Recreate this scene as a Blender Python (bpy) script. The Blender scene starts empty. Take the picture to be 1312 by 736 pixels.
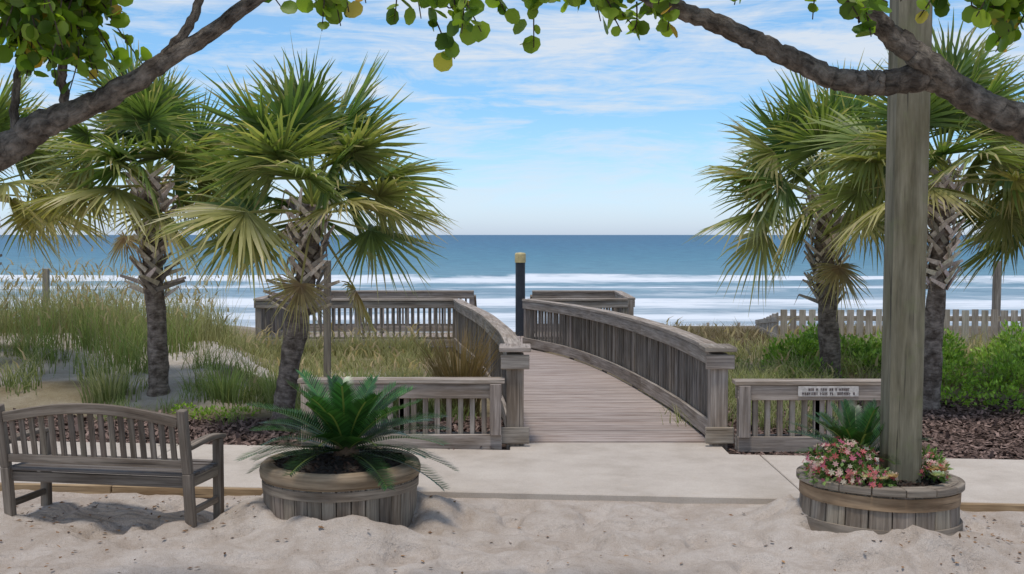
import bpy, math, random
import numpy as np
from mathutils import Vector, Matrix
random.seed(7); rng=np.random.default_rng(7)
scene=bpy.context.scene
COL=scene.collection
# ------------------------------------------------------------------ helpers
def link(o,parent=None):
    COL.objects.link(o)
    if parent: o.parent=parent
    return o
def empty(name,loc=(0,0,0),rotz=0):
    e=bpy.data.objects.new(name,None); e.location=loc; e.rotation_euler=(0,0,rotz); e.empty_display_size=.3
    return link(e)
def hsh(ix,iy,s):
    v=np.sin(ix*127.1+iy*311.7+s*74.7)*43758.5453
    return v-np.floor(v)
def vnoise(x,y,s=0):
    ix=np.floor(x); iy=np.floor(y); fx=x-ix; fy=y-iy
    fx=fx*fx*(3-2*fx); fy=fy*fy*(3-2*fy)
    a=hsh(ix,iy,s);b=hsh(ix+1,iy,s);c=hsh(ix,iy+1,s);d=hsh(ix+1,iy+1,s)
    return (a*(1-fx)+b*fx)*(1-fy)+(c*(1-fx)+d*fx)*fy
def fbm(x,y,s=0,o=4):
    r=0;a=.5
    for i in range(o):
        r=r+a*(vnoise(x*2**i,y*2**i,s+i)-.5)*2; a*=.5
    return r
def sstep(a,b,x):
    t=np.clip((x-a)/(b-a),0,1); return t*t*(3-2*t)
def np_mesh(name,V,F,cols=None,mat=None,parent=None,smooth=False,pcol=None):
    V=np.asarray(V,dtype=np.float32).reshape(-1,3); F=np.asarray(F,dtype=np.int32)
    k=F.shape[1]
    me=bpy.data.meshes.new(name)
    me.vertices.add(len(V)); me.vertices.foreach_set('co',V.ravel())
    me.loops.add(F.size); me.loops.foreach_set('vertex_index',F.ravel())
    me.polygons.add(len(F)); me.polygons.foreach_set('loop_start',np.arange(0,F.size,k,dtype=np.int32))
    me.polygons.foreach_set('loop_total',np.full(len(F),k,dtype=np.int32))
    me.update(calc_edges=True)
    if cols is not None:
        a=me.attributes.new('tint','FLOAT_COLOR','FACE')
        c=np.ones((len(F),4),dtype=np.float32); c[:,:3]=np.asarray(cols)[:,:3]
        a.data.foreach_set('color',c.ravel())
    if pcol is not None:
        a=me.attributes.new('tint','FLOAT_COLOR','POINT')
        c=np.ones((len(V),4),dtype=np.float32); c[:,:3]=pcol
        a.data.foreach_set('color',c.ravel())
    if smooth: me.polygons.foreach_set('use_smooth',np.ones(len(F),dtype=bool))
    if mat: me.materials.append(mat)
    o=bpy.data.objects.new(name,me)
    return link(o,parent)
class MB:
    def __init__(s): s.v=[];s.f=[];s.uv=[];s.c=[]
    def add(s,vs,fs,uvs,col=(1,1,1)):
        n=len(s.v); s.v+= [tuple(v) for v in vs]
        for f,u in zip(fs,uvs):
            s.f.append([i+n for i in f]); s.uv+=list(u); s.c.append(tuple(col))
    def board(s,p0,p1,w,h,up=(0,0,1),tint=None,taper=1.0):
        p0=Vector(p0);p1=Vector(p1);d=p1-p0;L=d.length;d.normalize()
        up=Vector(up); lat=d.cross(up).normalized(); u2=lat.cross(d).normalized()
        if tint is None:
            t=random.uniform(.78,1.15); tint=(t*random.uniform(.98,1.03),t,t*random.uniform(.95,1.03))
        ou=random.uniform(0,50);ov=random.uniform(0,50)
        vs=[];loc=[]
        for e,(P,k) in enumerate(((p0,1),(p1,taper))):
            for a,b in ((-1,-1),(1,-1),(1,1),(-1,1)):
                vs.append(P+lat*(a*w/2*k)+u2*(b*h/2*k)); loc.append((e*L,a*w/2,b*h/2))
        fs=[(0,1,2,3),(7,6,5,4),(0,4,5,1),(1,5,6,2),(2,6,7,3),(3,7,4,0)]
        uvs=[]
        for k,f in enumerate(fs):
            if k<2: uvs.append([(ou+loc[i][1],ov+loc[i][2]) for i in f])
            elif k in(2,4): uvs.append([(ou+loc[i][0],ov+loc[i][1]) for i in f])
            else: uvs.append([(ou+loc[i][0],ov+loc[i][2]+5) for i in f])
        s.add(vs,fs,uvs,tint)
    def sweep(s,pts,w,h,tint=None,seg=None):
        pts=[Vector(p) for p in pts]
        if tint is None:
            t=random.uniform(.85,1.1); tint=(t,t,t)
        ou=random.uniform(0,50);ov=random.uniform(0,50)
        vs=[];acc=[0]
        for i in range(1,len(pts)): acc.append(acc[-1]+(pts[i]-pts[i-1]).length)
        for i,P in enumerate(pts):
            T=(pts[min(i+1,len(pts)-1)]-pts[max(i-1,0)]).normalized()
            lat=T.cross(Vector((0,0,1))).normalized(); u2=lat.cross(T).normalized()
            for a,b in ((-1,-1),(1,-1),(1,1),(-1,1)): vs.append(P+lat*(a*w/2)+u2*(b*h/2))
        o=[(-w/2,-h/2),(w/2,-h/2),(w/2,h/2),(-w/2,h/2)]
        fs=[];uvs=[]
        for i in range(len(pts)-1):
            for k in range(4):
                k2=(k+1)%4
                fs.append((i*4+k,(i+1)*4+k,(i+1)*4+k2,i*4+k2))
                ax=0 if k in(0,2) else 1
                A=o[k][ax]+k*3;B=o[k2][ax]+k*3
                uvs.append([(ou+acc[i],ov+A),(ou+acc[i+1],ov+A),(ou+acc[i+1],ov+B),(ou+acc[i],ov+B)])
        n=(len(pts)-1)*4
        fs.append((0,1,2,3));uvs.append([(ou+a,ov+b) for a,b in o])
        fs.append((n+3,n+2,n+1,n));uvs.append([(ou+a,ov+b) for a,b in o])
        s.add(vs,fs,uvs,tint)
    def tube(s,pts,rad,n=14,tint=(1,1,1),rough=0.0,seed=0):
        pts=[Vector(p) for p in pts]; vs=[];acc=[0]
        for i in range(1,len(pts)): acc.append(acc[-1]+(pts[i]-pts[i-1]).length)
        ref=Vector((.3,1,.2)).normalized()
        for i,P in enumerate(pts):
            T=(pts[min(i+1,len(pts)-1)]-pts[max(i-1,0)]).normalized()
            a=T.cross(ref).normalized(); b=a.cross(T).normalized()
            for k in range(n):
                th=2*math.pi*k/n
                r=rad[i]*(1+rough*(float(fbm(np.array([math.cos(th)*1.6+seed*9.]),np.array([acc[i]*5.+math.sin(th)*1.6+seed]),3,3)[0])))
                vs.append(P+a*(math.cos(th)*r)+b*(math.sin(th)*r))
        fs=[];uvs=[]
        for i in range(len(pts)-1):
            for k in range(n):
                k2=(k+1)%n
                fs.append((i*n+k,i*n+k2,(i+1)*n+k2,(i+1)*n+k))
                u0=acc[i];u1=acc[i+1];v0=k/n;v1=(k+1)/n
                uvs.append([(u0,v0),(u0,v1),(u1,v1),(u1,v0)])
        m=len(pts)-1
        fs.append(tuple(range(n-1,-1,-1)));uvs.append([(0,0)]*n)
        fs.append(tuple(m*n+k for k in range(n)));uvs.append([(0,0)]*n)
        s.add(vs,fs,uvs,tint)
    def lathe(s,prof,n=64,c=(0,0,0),tint=(1,1,1),wob=0,closed=True):
        vs=[];m=len(prof)
        for k in range(n):
            th=2*math.pi*k/n
            for j,(r,z) in enumerate(prof):
                r2=r*(1+wob*math.sin(th*3+j)+wob*.6*math.sin(th*7+1))
                vs.append((c[0]+r2*math.cos(th),c[1]+r2*math.sin(th),c[2]+z+wob*.4*math.sin(th*5)))
        fs=[];uvs=[]
        for k in range(n):
            k2=(k+1)%n
            for j in range(m if closed else m-1):
                j2=(j+1)%m
                fs.append((k*m+j,k2*m+j,k2*m+j2,k*m+j2))
                R=prof[0][0]*2*math.pi/n
                uvs.append([(k*R,j*.05),((k+1)*R,j*.05),((k+1)*R,(j+1)*.05),(k*R,(j+1)*.05)])
        s.add(vs,fs,uvs,tint)
    def build(s,name,mat,parent=None,bevel=0,smooth=False):
        me=bpy.data.meshes.new(name); me.from_pydata(s.v,[],s.f)
        uv=me.uv_layers.new(name='UVMap'); uv.data.foreach_set('uv',np.array(s.uv,dtype=np.float32).ravel())
        a=me.attributes.new('tint','FLOAT_COLOR','FACE')
        c=np.ones((len(s.f),4),dtype=np.float32); c[:,:3]=np.array(s.c); a.data.foreach_set('color',c.ravel())
        me.materials.append(mat)
        if smooth: me.polygons.foreach_set('use_smooth',np.ones(len(s.f),dtype=bool))
        o=bpy.data.objects.new(name,me); link(o,parent)
        if bevel:
            b=o.modifiers.new('bevel','BEVEL'); b.width=bevel; b.segments=1; b.limit_method='ANGLE'; b.angle_limit=math.radians(50)
        return o
def spline(P,n):
    P=[np.array(p,float) for p in P]; out=[]
    for i in range(len(P)-1):
        p0=P[max(i-1,0)];p1=P[i];p2=P[i+1];p3=P[min(i+2,len(P)-1)]
        for k in range(n):
            t=k/n
            out.append(.5*((2*p1)+(-p0+p2)*t+(2*p0-5*p1+4*p2-p3)*t*t+(-p0+3*p1-3*p2+p3)*t**3))
    out.append(P[-1]); return out
# ------------------------------------------------------------------ materials
class NT:
    def __init__(s,name):
        s.m=bpy.data.materials.new(name); s.m.use_nodes=True; s.t=s.m.node_tree; s.n=s.t.nodes; s.l=s.t.links
        s.b=s.n['Principled BSDF']; s.out=s.n['Material Output']
    def new(s,t,**k):
        n=s.n.new(t)
        for a,b in k.items(): setattr(n,a,b)
        return n
    def link(s,a,b): s.l.new(a,b)
    def noise(s,vec,scale,detail=6,rough=.6,dist=0):
        n=s.new('ShaderNodeTexNoise'); n.inputs['Scale'].default_value=scale; n.inputs['Detail'].default_value=min(detail,4)
        n.inputs['Roughness'].default_value=rough; n.inputs['Distortion'].default_value=dist
        if vec is not None: s.link(vec,n.inputs['Vector'])
        return n.outputs['Fac']
    def mapping(s,vec,sc):
        m=s.new('ShaderNodeMapping'); m.inputs['Scale'].default_value=sc; s.link(vec,m.inputs['Vector']); return m.outputs[0]
    def ramp(s,fac,stops):
        r=s.new('ShaderNodeValToRGB'); e=r.color_ramp.elements
        while len(e)<len(stops): e.new(.5)
        for i,(p,c) in enumerate(stops):
            e[i].position=p; e[i].color=(c[0],c[1],c[2],1) if hasattr(c,'__len__') else (c,c,c,1)
        s.link(fac,r.inputs[0]); return r.outputs[0]
    def mix(s,a,b,fac,mode='MIX'):
        m=s.new('ShaderNodeMix',data_type='RGBA',blend_type=mode)
        for v,i in((fac,0),(a,6),(b,7)):
            if hasattr(v,'is_linked') or hasattr(v,'links'): s.link(v,m.inputs[i])
            elif i==0: m.inputs[0].default_value=v
            else: m.inputs[i].default_value=(v[0],v[1],v[2],1)
        return m.outputs[2]
    def math(s,op,a,b=0.0):
        m=s.new('ShaderNodeMath',operation=op)
        for v,i in((a,0),(b,1)):
            if hasattr(v,'links'): s.link(v,m.inputs[i])
            else: m.inputs[i].default_value=v
        return m.outputs[0]
    def attr(s,name='tint'):
        a=s.new('ShaderNodeAttribute'); a.attribute_name=name; return a.outputs['Color']
    def bump(s,h,strength=.3,dist=.01):
        b=s.new('ShaderNodeBump'); b.inputs['Strength'].default_value=strength; b.inputs['Distance'].default_value=dist
        s.link(h,b.inputs['Height']); s.link(b.outputs[0],s.b.inputs['Normal'])
    def pos(s): return s.new('ShaderNodeNewGeometry').outputs['Position']
def wood(name,dark,light,lichen=(.18,.165,.12),lf=.2,rough=.85,grain=34,bs=.5,blot=(.62,.57,.53)):
    n=NT(name); uv=n.new('ShaderNodeUVMap').outputs[0]
    g=n.noise(n.mapping(uv,(1.6,grain,1)),1.0,5,.68,.35)
    c=n.ramp(g,[(.3,dark),(.5,[(a+b)/2 for a,b in zip(dark,light)]),(.68,light)])
    cr=n.noise(n.mapping(uv,(1.1,grain*2.2,1)),1.0,2,.5,.2)
    c=n.mix(c,(.03,.025,.022),n.ramp(cr,[(.30,.7),(.37,0)]))
    st=n.noise(n.mapping(uv,(1.3,5,1)),1.0,4,.6)
    c=n.mix(c,n.mix(c,blot,1.0,'MULTIPLY'),n.ramp(st,[(.45,0),(.65,1)]))
    li=n.noise(n.pos(),3.5,4,.7)
    c=n.mix(c,lichen,n.math('MULTIPLY',n.ramp(li,[(.52,0),(.66,1)]),lf))
    c=n.mix(c,n.attr(),1.0,'MULTIPLY')
    n.link(c,n.b.inputs['Base Color']); n.b.inputs['Roughness'].default_value=rough
    n.b.inputs['Specular IOR Level'].default_value=.25
    n.bump(g,bs,.004); return n.m
M_rail=wood('weathered_rail_wood',(.18,.150,.125),(.48,.415,.355),lf=.10,blot=(.68,.63,.57))
M_deck=wood('deck_wood',(.29,.238,.21),(.49,.42,.375),lf=.03,bs=.3,blot=(.75,.7,.67))
M_bench=wood('bench_teak',(.11,.086,.066),(.32,.265,.21),lf=.10)
M_plant=wood('planter_wood',(.15,.12,.092),(.41,.345,.275),lf=.15)
M_rim=wood('planter_rim_wood',(.19,.14,.09),(.44,.34,.23),lf=.12,grain=18)
M_post=wood('post_wood',(.12,.108,.072),(.28,.25,.175),lichen=(.17,.18,.085),lf=.5,grain=16,bs=.5,blot=(.70,.68,.60))
M_picket=wood('picket_wood',(.34,.295,.24),(.64,.57,.49),lf=.12)
def foliage(name,trans=.3,rough=.5,spec=.35,tmul=(1.7,1.9,.7)):
    n=NT(name); c=n.attr()
    n.link(c,n.b.inputs['Base Color']); n.b.inputs['Roughness'].default_value=rough; n.b.inputs['Specular IOR Level'].default_value=spec
    if trans:
        t=n.new('ShaderNodeBsdfTranslucent'); n.link(n.mix(c,tmul,1.0,'MULTIPLY'),t.inputs[0])
        m=n.new('ShaderNodeMixShader'); m.inputs[0].default_value=trans
        n.link(n.b.outputs[0],m.inputs[1]); n.link(t.outputs[0],m.inputs[2]); n.link(m.outputs[0],n.out.inputs[0])
    return n.m
M_palm=foliage('palm_leaf',.32,.42,.4)
M_grape=foliage('sea_grape_leaf',.42,.45,.4,(1.9,2.0,.6))
M_cycad=foliage('cycad_leaf',.15,.32,.5)
M_grass=foliage('grass_blade',.4,.6,.2,(1.5,1.5,.9))
M_shrub=foliage('shrub_leaf',.3,.5,.3)
M_petal=foliage('petal',.3,.6,.2,(1.2,1.1,1.1))
def bark(name,dark,light,sc=(3,6,1),bs=.8):
    n=NT(name); uv=n.new('ShaderNodeUVMap').outputs[0]
    g=n.noise(n.mapping(uv,sc),2.0,5,.7,.3)
    p=n.noise(n.pos(),9,5,.65)
    c=n.ramp(g,[(.32,dark),(.68,light)])
    c=n.mix(c,n.mix(c,(.45,.42,.4),1.0,'MULTIPLY'),n.ramp(p,[(.42,0),(.62,1)]))
    c=n.mix(c,n.attr(),1.0,'MULTIPLY')
    n.link(c,n.b.inputs['Base Color']); n.b.inputs['Roughness'].default_value=.9; n.b.inputs['Specular IOR Level'].default_value=.2
    n.bump(n.math('ADD',g,p),bs,.02); return n.m
M_ptrunk=bark('palm_trunk_bark',(.13,.10,.08),(.40,.32,.26),(14,3,1))
def bootmat():
    n=NT('palm_boot'); p=n.noise(n.pos(),22,4,.6)
    c=n.mix(n.ramp(p,[(.35,(.46,.39,.33)),(.65,(.74,.66,.58))]),n.attr(),1.0,'MULTIPLY')
    n.link(c,n.b.inputs['Base Color']); n.b.inputs['Roughness'].default_value=.85; n.bump(p,.4,.01); return n.m
M_boot=bootmat()
M_bark=bark('sea_grape_bark',(.05,.042,.034),(.28,.235,.19),(6,4,1),bs=1.0)
def ground_mat():
    n=NT('sand_and_soil'); a=n.attr(); p=n.pos()
    g=n.noise(p,160,3,.7); m=n.noise(p,5,5,.65); l=n.noise(p,.8,3,.6)
    c=n.mix(a,n.mix(a,(.84,.81,.78),1.0,'MULTIPLY'),n.ramp(m,[(.4,0),(.62,1)]))
    c=n.mix(c,n.mix(c,(.68,.64,.61),1.0,'MULTIPLY'),n.ramp(g,[(.48,0),(.70,1)]))
    c=n.mix(c,n.mix(c,(.88,.86,.84),1.0,'MULTIPLY'),n.ramp(l,[(.45,0),(.6,1)]))
    n.link(c,n.b.inputs['Base Color']); n.b.inputs['Roughness'].default_value=.95; n.b.inputs['Specular IOR Level'].default_value=.1
    h=n.math('ADD',n.math('MULTIPLY',g,.25),n.noise(p,18,5,.65)); n.bump(h,.9,.04); return n.m
def concrete():
    n=NT('path_concrete'); p=n.pos()
    g=n.noise(p,120,4,.7); m=n.noise(p,1.6,5,.7)
    c=n.ramp(m,[(.3,(.45,.385,.32)),(.5,(.54,.47,.40)),(.7,(.60,.53,.455))])
    c=n.mix(c,n.mix(c,(.74,.70,.66),1.0,'MULTIPLY'),n.ramp(g,[(.5,0),(.72,1)]))
    s=n.noise(p,7,5,.75)
    c=n.mix(c,(.52,.43,.34),n.ramp(s,[(.58,0),(.75,.7)]))
    c=n.mix(c,n.attr(),1.0,'MULTIPLY')
    n.link(c,n.b.inputs['Base Color']); n.b.inputs['Roughness'].default_value=.9; n.bump(g,.25,.004); return n.m
def plain(name,col,rough=.7,ns=12,amp=.35,bump=.3):
    n=NT(name); p=n.pos(); v=n.noise(p,ns,4,.65)
    c=n.ramp(v,[(.3,[x*(1-amp) for x in col]),(.7,[x*(1+amp) for x in col])])
    n.link(c,n.b.inputs['Base Color']); n.b.inputs['Roughness'].default_value=rough; n.bump(v,bump,.01); return n.m
M_ground=ground_mat(); M_conc=concrete()
M_soil=plain('potting_soil',(.03,.022,.016),.95,40,.6,1)
M_chip=foliage('mulch_chip',0,.95,.1)
M_steel=plain('dark_pile_wrap',(.025,.03,.038),.5,10,.3,.1)
M_cap=plain('pile_cap',(.55,.45,.22),.7,12,.25,.1)
M_sign=plain('sign_panel',(.50,.46,.42),.6,18,.35,.05)
M_ink=plain('sign_ink',(.10,.07,.07),.7,30,.5,0)
# ------------------------------------------------------------------ ground
def path_front(x): return 9.06-.0915*x
def path_back(x): return 10.87-.10*x
def dz(y): return -.13*sstep(13,21.5,y)
def gh(x,y):
    x=np.asarray(x,float);y=np.asarray(y,float)
    front=1-sstep(-.25,.05,y-path_front(x))
    z=-.02*np.ones_like(x*y)
    sand=.045*fbm(x*1.3,y*1.6,1,4)+.055*fbm(x*4.2,y*4.8,5,3)
    n=vnoise(x*3.1+2,y*3.4,11); sand-=.06*sstep(.60,.80,n)
    n=vnoise(x*5.3+9,y*4.1,12); sand-=.045*sstep(.64,.83,n)
    for cx,cy,r0,am in((-1.29,8.5,.60,.22),(2.66,8.2,.58,.20)):
        r=np.hypot(x-cx,y-cy); sand+=am*np.exp(-((r-r0)/.28)**2)*(.25+.9*vnoise(x*2.3,y*2.3,17))
    for cx,cy in((-2.32,8.08),(-3.74,8.34)):
        r=np.hypot(x-cx,y-cy); sand+=.06*np.exp(-(r/.22)**2)
    z=z+front*sand-front*.02
    back=sstep(0,1.2,y-path_back(x)-.3)
    dl=sstep(13.0,16.0,y+fbm(x*.5,y*.5,3,2)*.8)*sstep(-.19,-.27,x/np.maximum(y,1.))*(1-sstep(19,21.5,y))
    z=z+back*(.03*fbm(x*1.5,y*1.5,7,3))+dl*(.46+.26*fbm(x*.35,y*.45,9,3)+.03*fbm(x*2.2,y*2.2,4,3))
    z=z+sstep(14,19,y)*sstep(2.8,6,x)*(1-sstep(20,25,y))*.10
    z=z-.16*sstep(12,19,y)*sstep(3.2,2.2,x)*sstep(-7,-5.5,x)
    z=z-2.05*sstep(25,45,y)-.0  -1.6*sstep(46,90,y)-6*sstep(90,400,y)
    return z
xa=np.linspace(-6,6,360); gx=np.geomspace(.06,14000,60); xs=np.concatenate([(-6-gx)[::-1],xa,6+gx])
ys=np.concatenate([-30-np.geomspace(1,9000,14)[::-1],np.linspace(-30,5,36)[:-1],np.linspace(5,11.4,310)[:-1],np.linspace(11.4,27,190)[:-1],27+np.geomspace(.1,16000,70)])
X,Y=np.meshgrid(xs,ys); Z=gh(X,Y)
sandc=np.array([.61,.535,.465]); dune=np.array([.64,.58,.51]); soil=np.array([.30,.25,.16]); mulch=np.array([.12,.085,.07]); wet=np.array([.42,.37,.31])
def mixc(a,b,t): return a*(1-t[...,None])+b*t[...,None]
C=np.ones(X.shape+(3,))*sandc
nb=fbm(X*.8,Y*.8,21,4)
beh=sstep(-.02,.02,Y-path_back(X))
C=mixc(C,mulch,beh)
gr=sstep(-.15,.15,Y-13.0+nb*.7-np.where(X>3,1.3,0)); C=mixc(C,soil,gr)
ds=sstep(-.1,.15,fbm(X*.55+3,Y*.5,31,3)+.42)*sstep(13.2,13.9,Y+nb*.4)*(1-sstep(17.8,19.5,Y))*sstep(-1.6,-2.3,X); C=mixc(C,dune,ds)
C=mixc(C,np.array([.15,.12,.085]),sstep(19.5,21,Y)*(1-sstep(26,29,Y))*sstep(.8,1.6,X)*.7)
C=mixc(C,dune*.85,sstep(26,30,Y)); C=mixc(C,wet,sstep(38,46,Y))
nx=len(xs);ny=len(ys); idx=np.arange(nx*ny).reshape(ny,nx)
F=np.stack([idx[:-1,:-1],idx[:-1,1:],idx[1:,1:],idx[1:,:-1]],-1).reshape(-1,4)
np_mesh('ground',np.stack([X,Y,Z],-1).reshape(-1,3),F,mat=M_ground,smooth=True,pcol=C.reshape(-1,3))
# ------------------------------------------------------------------ sea
SEA=-2.0
ys=np.concatenate([np.linspace(44,130,200)[:-1],np.geomspace(130,24000,60)])
xs=np.concatenate([-110-np.geomspace(1,16000,30)[::-1],np.linspace(-110,110,200),110+np.geomspace(1,16000,30)])
X,Y=np.meshgrid(xs,ys)
Z=SEA+0*X
for yc,amp,wd in((60,.10,1.2),(69,.18,1.6),(82,.25,2.0),(97,.35,2.4),(108,.35,2.8),(135,.4,5)):
    w=(vnoise(X*.028+yc,Y*0+yc,3)*1.1)
    Z+=amp*w*np.exp(-((Y-yc-5*fbm(X*.018+yc,X*0,4,3))/wd)**2)
Z+=.04*fbm(X*.4,Y*.5,8,3)*(Y<140)
nx=len(xs);ny=len(ys); idx=np.arange(nx*ny).reshape(ny,nx)
F=np.stack([idx[:-1,:-1],idx[:-1,1:],idx[1:,1:],idx[1:,:-1]],-1).reshape(-1,4)
n=NT('sea_water'); p=n.pos(); sp=n.new('ShaderNodeSeparateXYZ'); n.link(p,sp.inputs[0])
t=n.math('DIVIDE',100.0,sp.outputs[1])
cm=n.new('ShaderNodeCombineXYZ'); n.link(n.math('MULTIPLY',sp.outputs[0],.035),cm.inputs[0]); n.link(n.math('MULTIPLY',t,7.0),cm.inputs[1])
fo=n.noise(n.mapping(cm.outputs[0],(1.6,1,1)),1.3,5,.66,.8)
fo2=n.noise(n.mapping(cm.outputs[0],(7,5.5,1)),1.3,5,.7,.4)
tt=n.math('ADD',t,n.math('MULTIPLY',n.math('SUBTRACT',n.noise(n.mapping(cm.outputs[0],(1,.1,1)),1.0,4,.6),.5),.22))
wc=n.ramp(n.math('MULTIPLY',tt,.5),[(0,(.030,.125,.225)),(.10,(.040,.16,.26)),(.25,(.075,.225,.305)),(.42,(.14,.29,.355)),(.6,(.23,.35,.41)),(1,(.36,.42,.45))])
band=n.ramp(n.math('MULTIPLY',tt,.5),[(0,.0),(.28,.08),(.40,.22),(.44,.22),(.475,.72),(.51,.58),(.54,.30),(.575,.62),(.61,.34),(.67,.34),(.72,.68),(.78,.50),(.83,.34),(.88,.68),(.94,.42),(1,.55)])
msk=n.math('ADD',n.math('ADD',n.math('MULTIPLY',fo,.75),n.math('MULTIPLY',fo2,.5)),band)
ms=n.new('ShaderNodeMapRange'); ms.inputs[1].default_value=.98; ms.inputs[2].default_value=1.26; n.link(msk,ms.inputs[0])
mk=ms.outputs[0]
c2=n.mix(wc,n.mix(wc,(.62,.67,.74),1.0,'MULTIPLY'),n.ramp(n.noise(n.mapping(cm.outputs[0],(4,7,1)),2.0,5,.7),[(.42,0),(.62,.9)]))
n.link(n.mix(c2,(.78,.80,.81),mk),n.b.inputs['Base Color'])
n.b.inputs['Roughness'].default_value=.45; n.b.inputs['Specular IOR Level'].default_value=.25
n.bump(n.noise(n.mapping(p,(.25,.9,1)),1.2,5,.65),.5,.35)
np_mesh('sea',np.stack([X,Y,Z],-1).reshape(-1,3),F,mat=n.m,smooth=True)
# ------------------------------------------------------------------ concrete path
mb=MB()
def prism(mb,poly,z0,z1,tint):
    k=len(poly); vs=[(x,y,z0) for x,y in poly]+[(x,y,z1) for x,y in poly]
    fs=[tuple(range(k,2*k)),tuple(range(k-1,-1,-1))]+[(i,(i+1)%k,(i+1)%k+k,i+k) for i in range(k)]
    mb.add(vs,fs,[[(0,0)]*len(f) for f in fs],tint)
cuts=[-14,-5.6,-3.3,-1.0,2.34,4.9,7.4,16]
for i in range(len(cuts)-1):
    a=cuts[i]+.005;b=cuts[i+1]-.005; tn=random.uniform(.93,1.03)
    if a<0<b: poly=[(a,path_front(a)),(b,path_front(b)),(b,path_back(b)),(2.06,path_back(2.06)),(2.06,11.38),(-.02,11.38),(-.02,path_back(-.02)),(a,path_back(a))]
    else: poly=[(a,path_front(a)),(b,path_front(b)),(b,path_back(b)),(a,path_back(a))]
    prism(mb,poly,-.14,.03,(tn,tn,tn*.99))
mb.build('concrete_path',M_conc,bevel=.008)
mb=MB()
for a,b in((-14,-3.3),(-3.3,-1.55)):
    mb.board((a,path_front(a)-.04,-.012),(b-.01,path_front(b)-.04,-.012),.05,.085,tint=(1.15,1.05,.9))
mb.board((3.3,path_front(3.3)-.04,-.012),(16,path_front(16)-.04,-.012),.05,.085,tint=(1.15,1.05,.9))
mb.build('timber_path_edging',M_rim,bevel=.006)
# ------------------------------------------------------------------ scattering
def scatter(name,T,Q,pos,basis,scale,cols,mat,parent=None):
    T=np.asarray(T,float);Q=np.asarray(Q);N=len(pos);k=len(T)
    scale=np.asarray(scale,float)
    L=T[None]*scale[:,None,None]
    V=np.einsum('nkj,nji->nki',L,basis)+pos[:,None,:]
    F=(Q[None]+(np.arange(N)*k)[:,None,None]).reshape(-1,Q.shape[1])
    c=np.repeat(cols,len(Q),axis=0)
    return np_mesh(name,V.reshape(-1,3),F,c,mat,parent)
def norm(v): return v/np.maximum(np.linalg.norm(v,axis=-1,keepdims=True),1e-9)
def rbasis(N,d=None,flat=0.0,up=(0,0,1)):
    if d is None: d=rng.normal(size=(N,3))
    d=norm(d); nn=rng.normal(size=(N,3))*(1-flat)+np.array(up)*flat*2
    x=norm(np.cross(d,nn)); z=norm(np.cross(x,d)); return np.stack([x,d,z],1)
ROUND=[(0,0,0),(0,.33,-.03),(0,.67,-.04),(0,1,0),(-.27,.02,.03),(-.52,.33,.09),(-.5,.68,.09),(-.24,.97,.04),(.27,.02,.03),(.52,.33,.09),(.5,.68,.09),(.24,.97,.04)]
ROUNDQ=[(0,1,5,4),(1,2,6,5),(2,3,7,6),(8,9,1,0),(9,10,2,1),(10,11,3,2)]
OVAL=[(0,0,0),(0,.5,-.05),(0,1,-.02),(-.24,.45,.05),(.24,.45,.05)]; OVALQ=[(0,1,2,3),(0,4,2,1)]
CHIP=[(-.2,0,0),(.2,0,0),(.15,1,.05),(-.22,.9,0)];CHIPQ=[(0,1,2,3)]
def blades(bases,h,w,lean,bend,c0,c1,ns=3):
    N=len(bases); t=np.linspace(0,1,ns+1)
    az=rng.uniform(0,2*np.pi,N) if lean is None else lean
    ld=np.stack([np.cos(az),np.sin(az),0*az],-1); fa=rng.uniform(-.9,.9,N); wd=np.stack([np.cos(fa),np.sin(fa),0*fa],-1)
    P=bases[:,None,:]+np.array([0,0,1.])*(h[:,None]*(t-.35*bend[:,None]*t**2))[...,None]+ld[:,None,:]*(h[:,None]*bend[:,None]*t**1.8)[...,None]
    pw=(1-.92*t**1.4)[None,:]*w[:,None]
    V=np.stack([P-wd[:,None,:]*pw[...,None]/2,P+wd[:,None,:]*pw[...,None]/2],2)
    V=V.reshape(N,(ns+1)*2,3)
    q=np.array([(2*i,2*i+1,2*i+3,2*i+2) for i in range(ns)])
    F=(q[None]+(np.arange(N)*(ns+1)*2)[:,None,None]).reshape(-1,4)
    tm=(np.arange(ns)+.5)/ns
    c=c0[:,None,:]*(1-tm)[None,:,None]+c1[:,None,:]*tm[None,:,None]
    return V.reshape(-1,3),F,c.reshape(-1,3),P[:,-1]
def merge(parts):
    V=[];F=[];C=[];o=0
    for v,f,c in parts: V.append(v);F.append(f+o);C.append(c);o+=len(v)
    return np.concatenate(V),np.concatenate(F),np.concatenate(C)
def rcol(N,a,b,var=.25):
    t=rng.random((N,1)); c=np.array(a)*(1-t)+np.array(b)*t
    return c*(1+rng.uniform(-var,var,(N,1)))
def mulch_bed(x0,x1,y1,N):
    x=rng.uniform(x0,x1,N*2); y=rng.uniform(9.6,y1,N*2)
    k=(y>path_back(x)-.03+rng.normal(0,.03,N*2))&(y<y1-.4+fbm(x*1.2,x*0,2,3)*.6)&~((x>-.15)&(x<2.15)&(y<11.6))
    x=x[k][:N];y=y[k][:N];N=len(x); z=gh(x,y)+.012+rng.uniform(0,.02,N)
    d=rng.normal(size=(N,3));d[:,2]*=.25
    return scatter('mulch_bed',CHIP,CHIPQ,np.stack([x,y,z],-1),rbasis(N,d,.8),rng.uniform(.03,.09,N),rcol(N,(.07,.045,.036),(.26,.18,.15),.4),M_chip)
mulch_bed(-6,-.1,13.3,14000); mulch_bed(2.1,7,14.8,17000)
N=700
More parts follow.
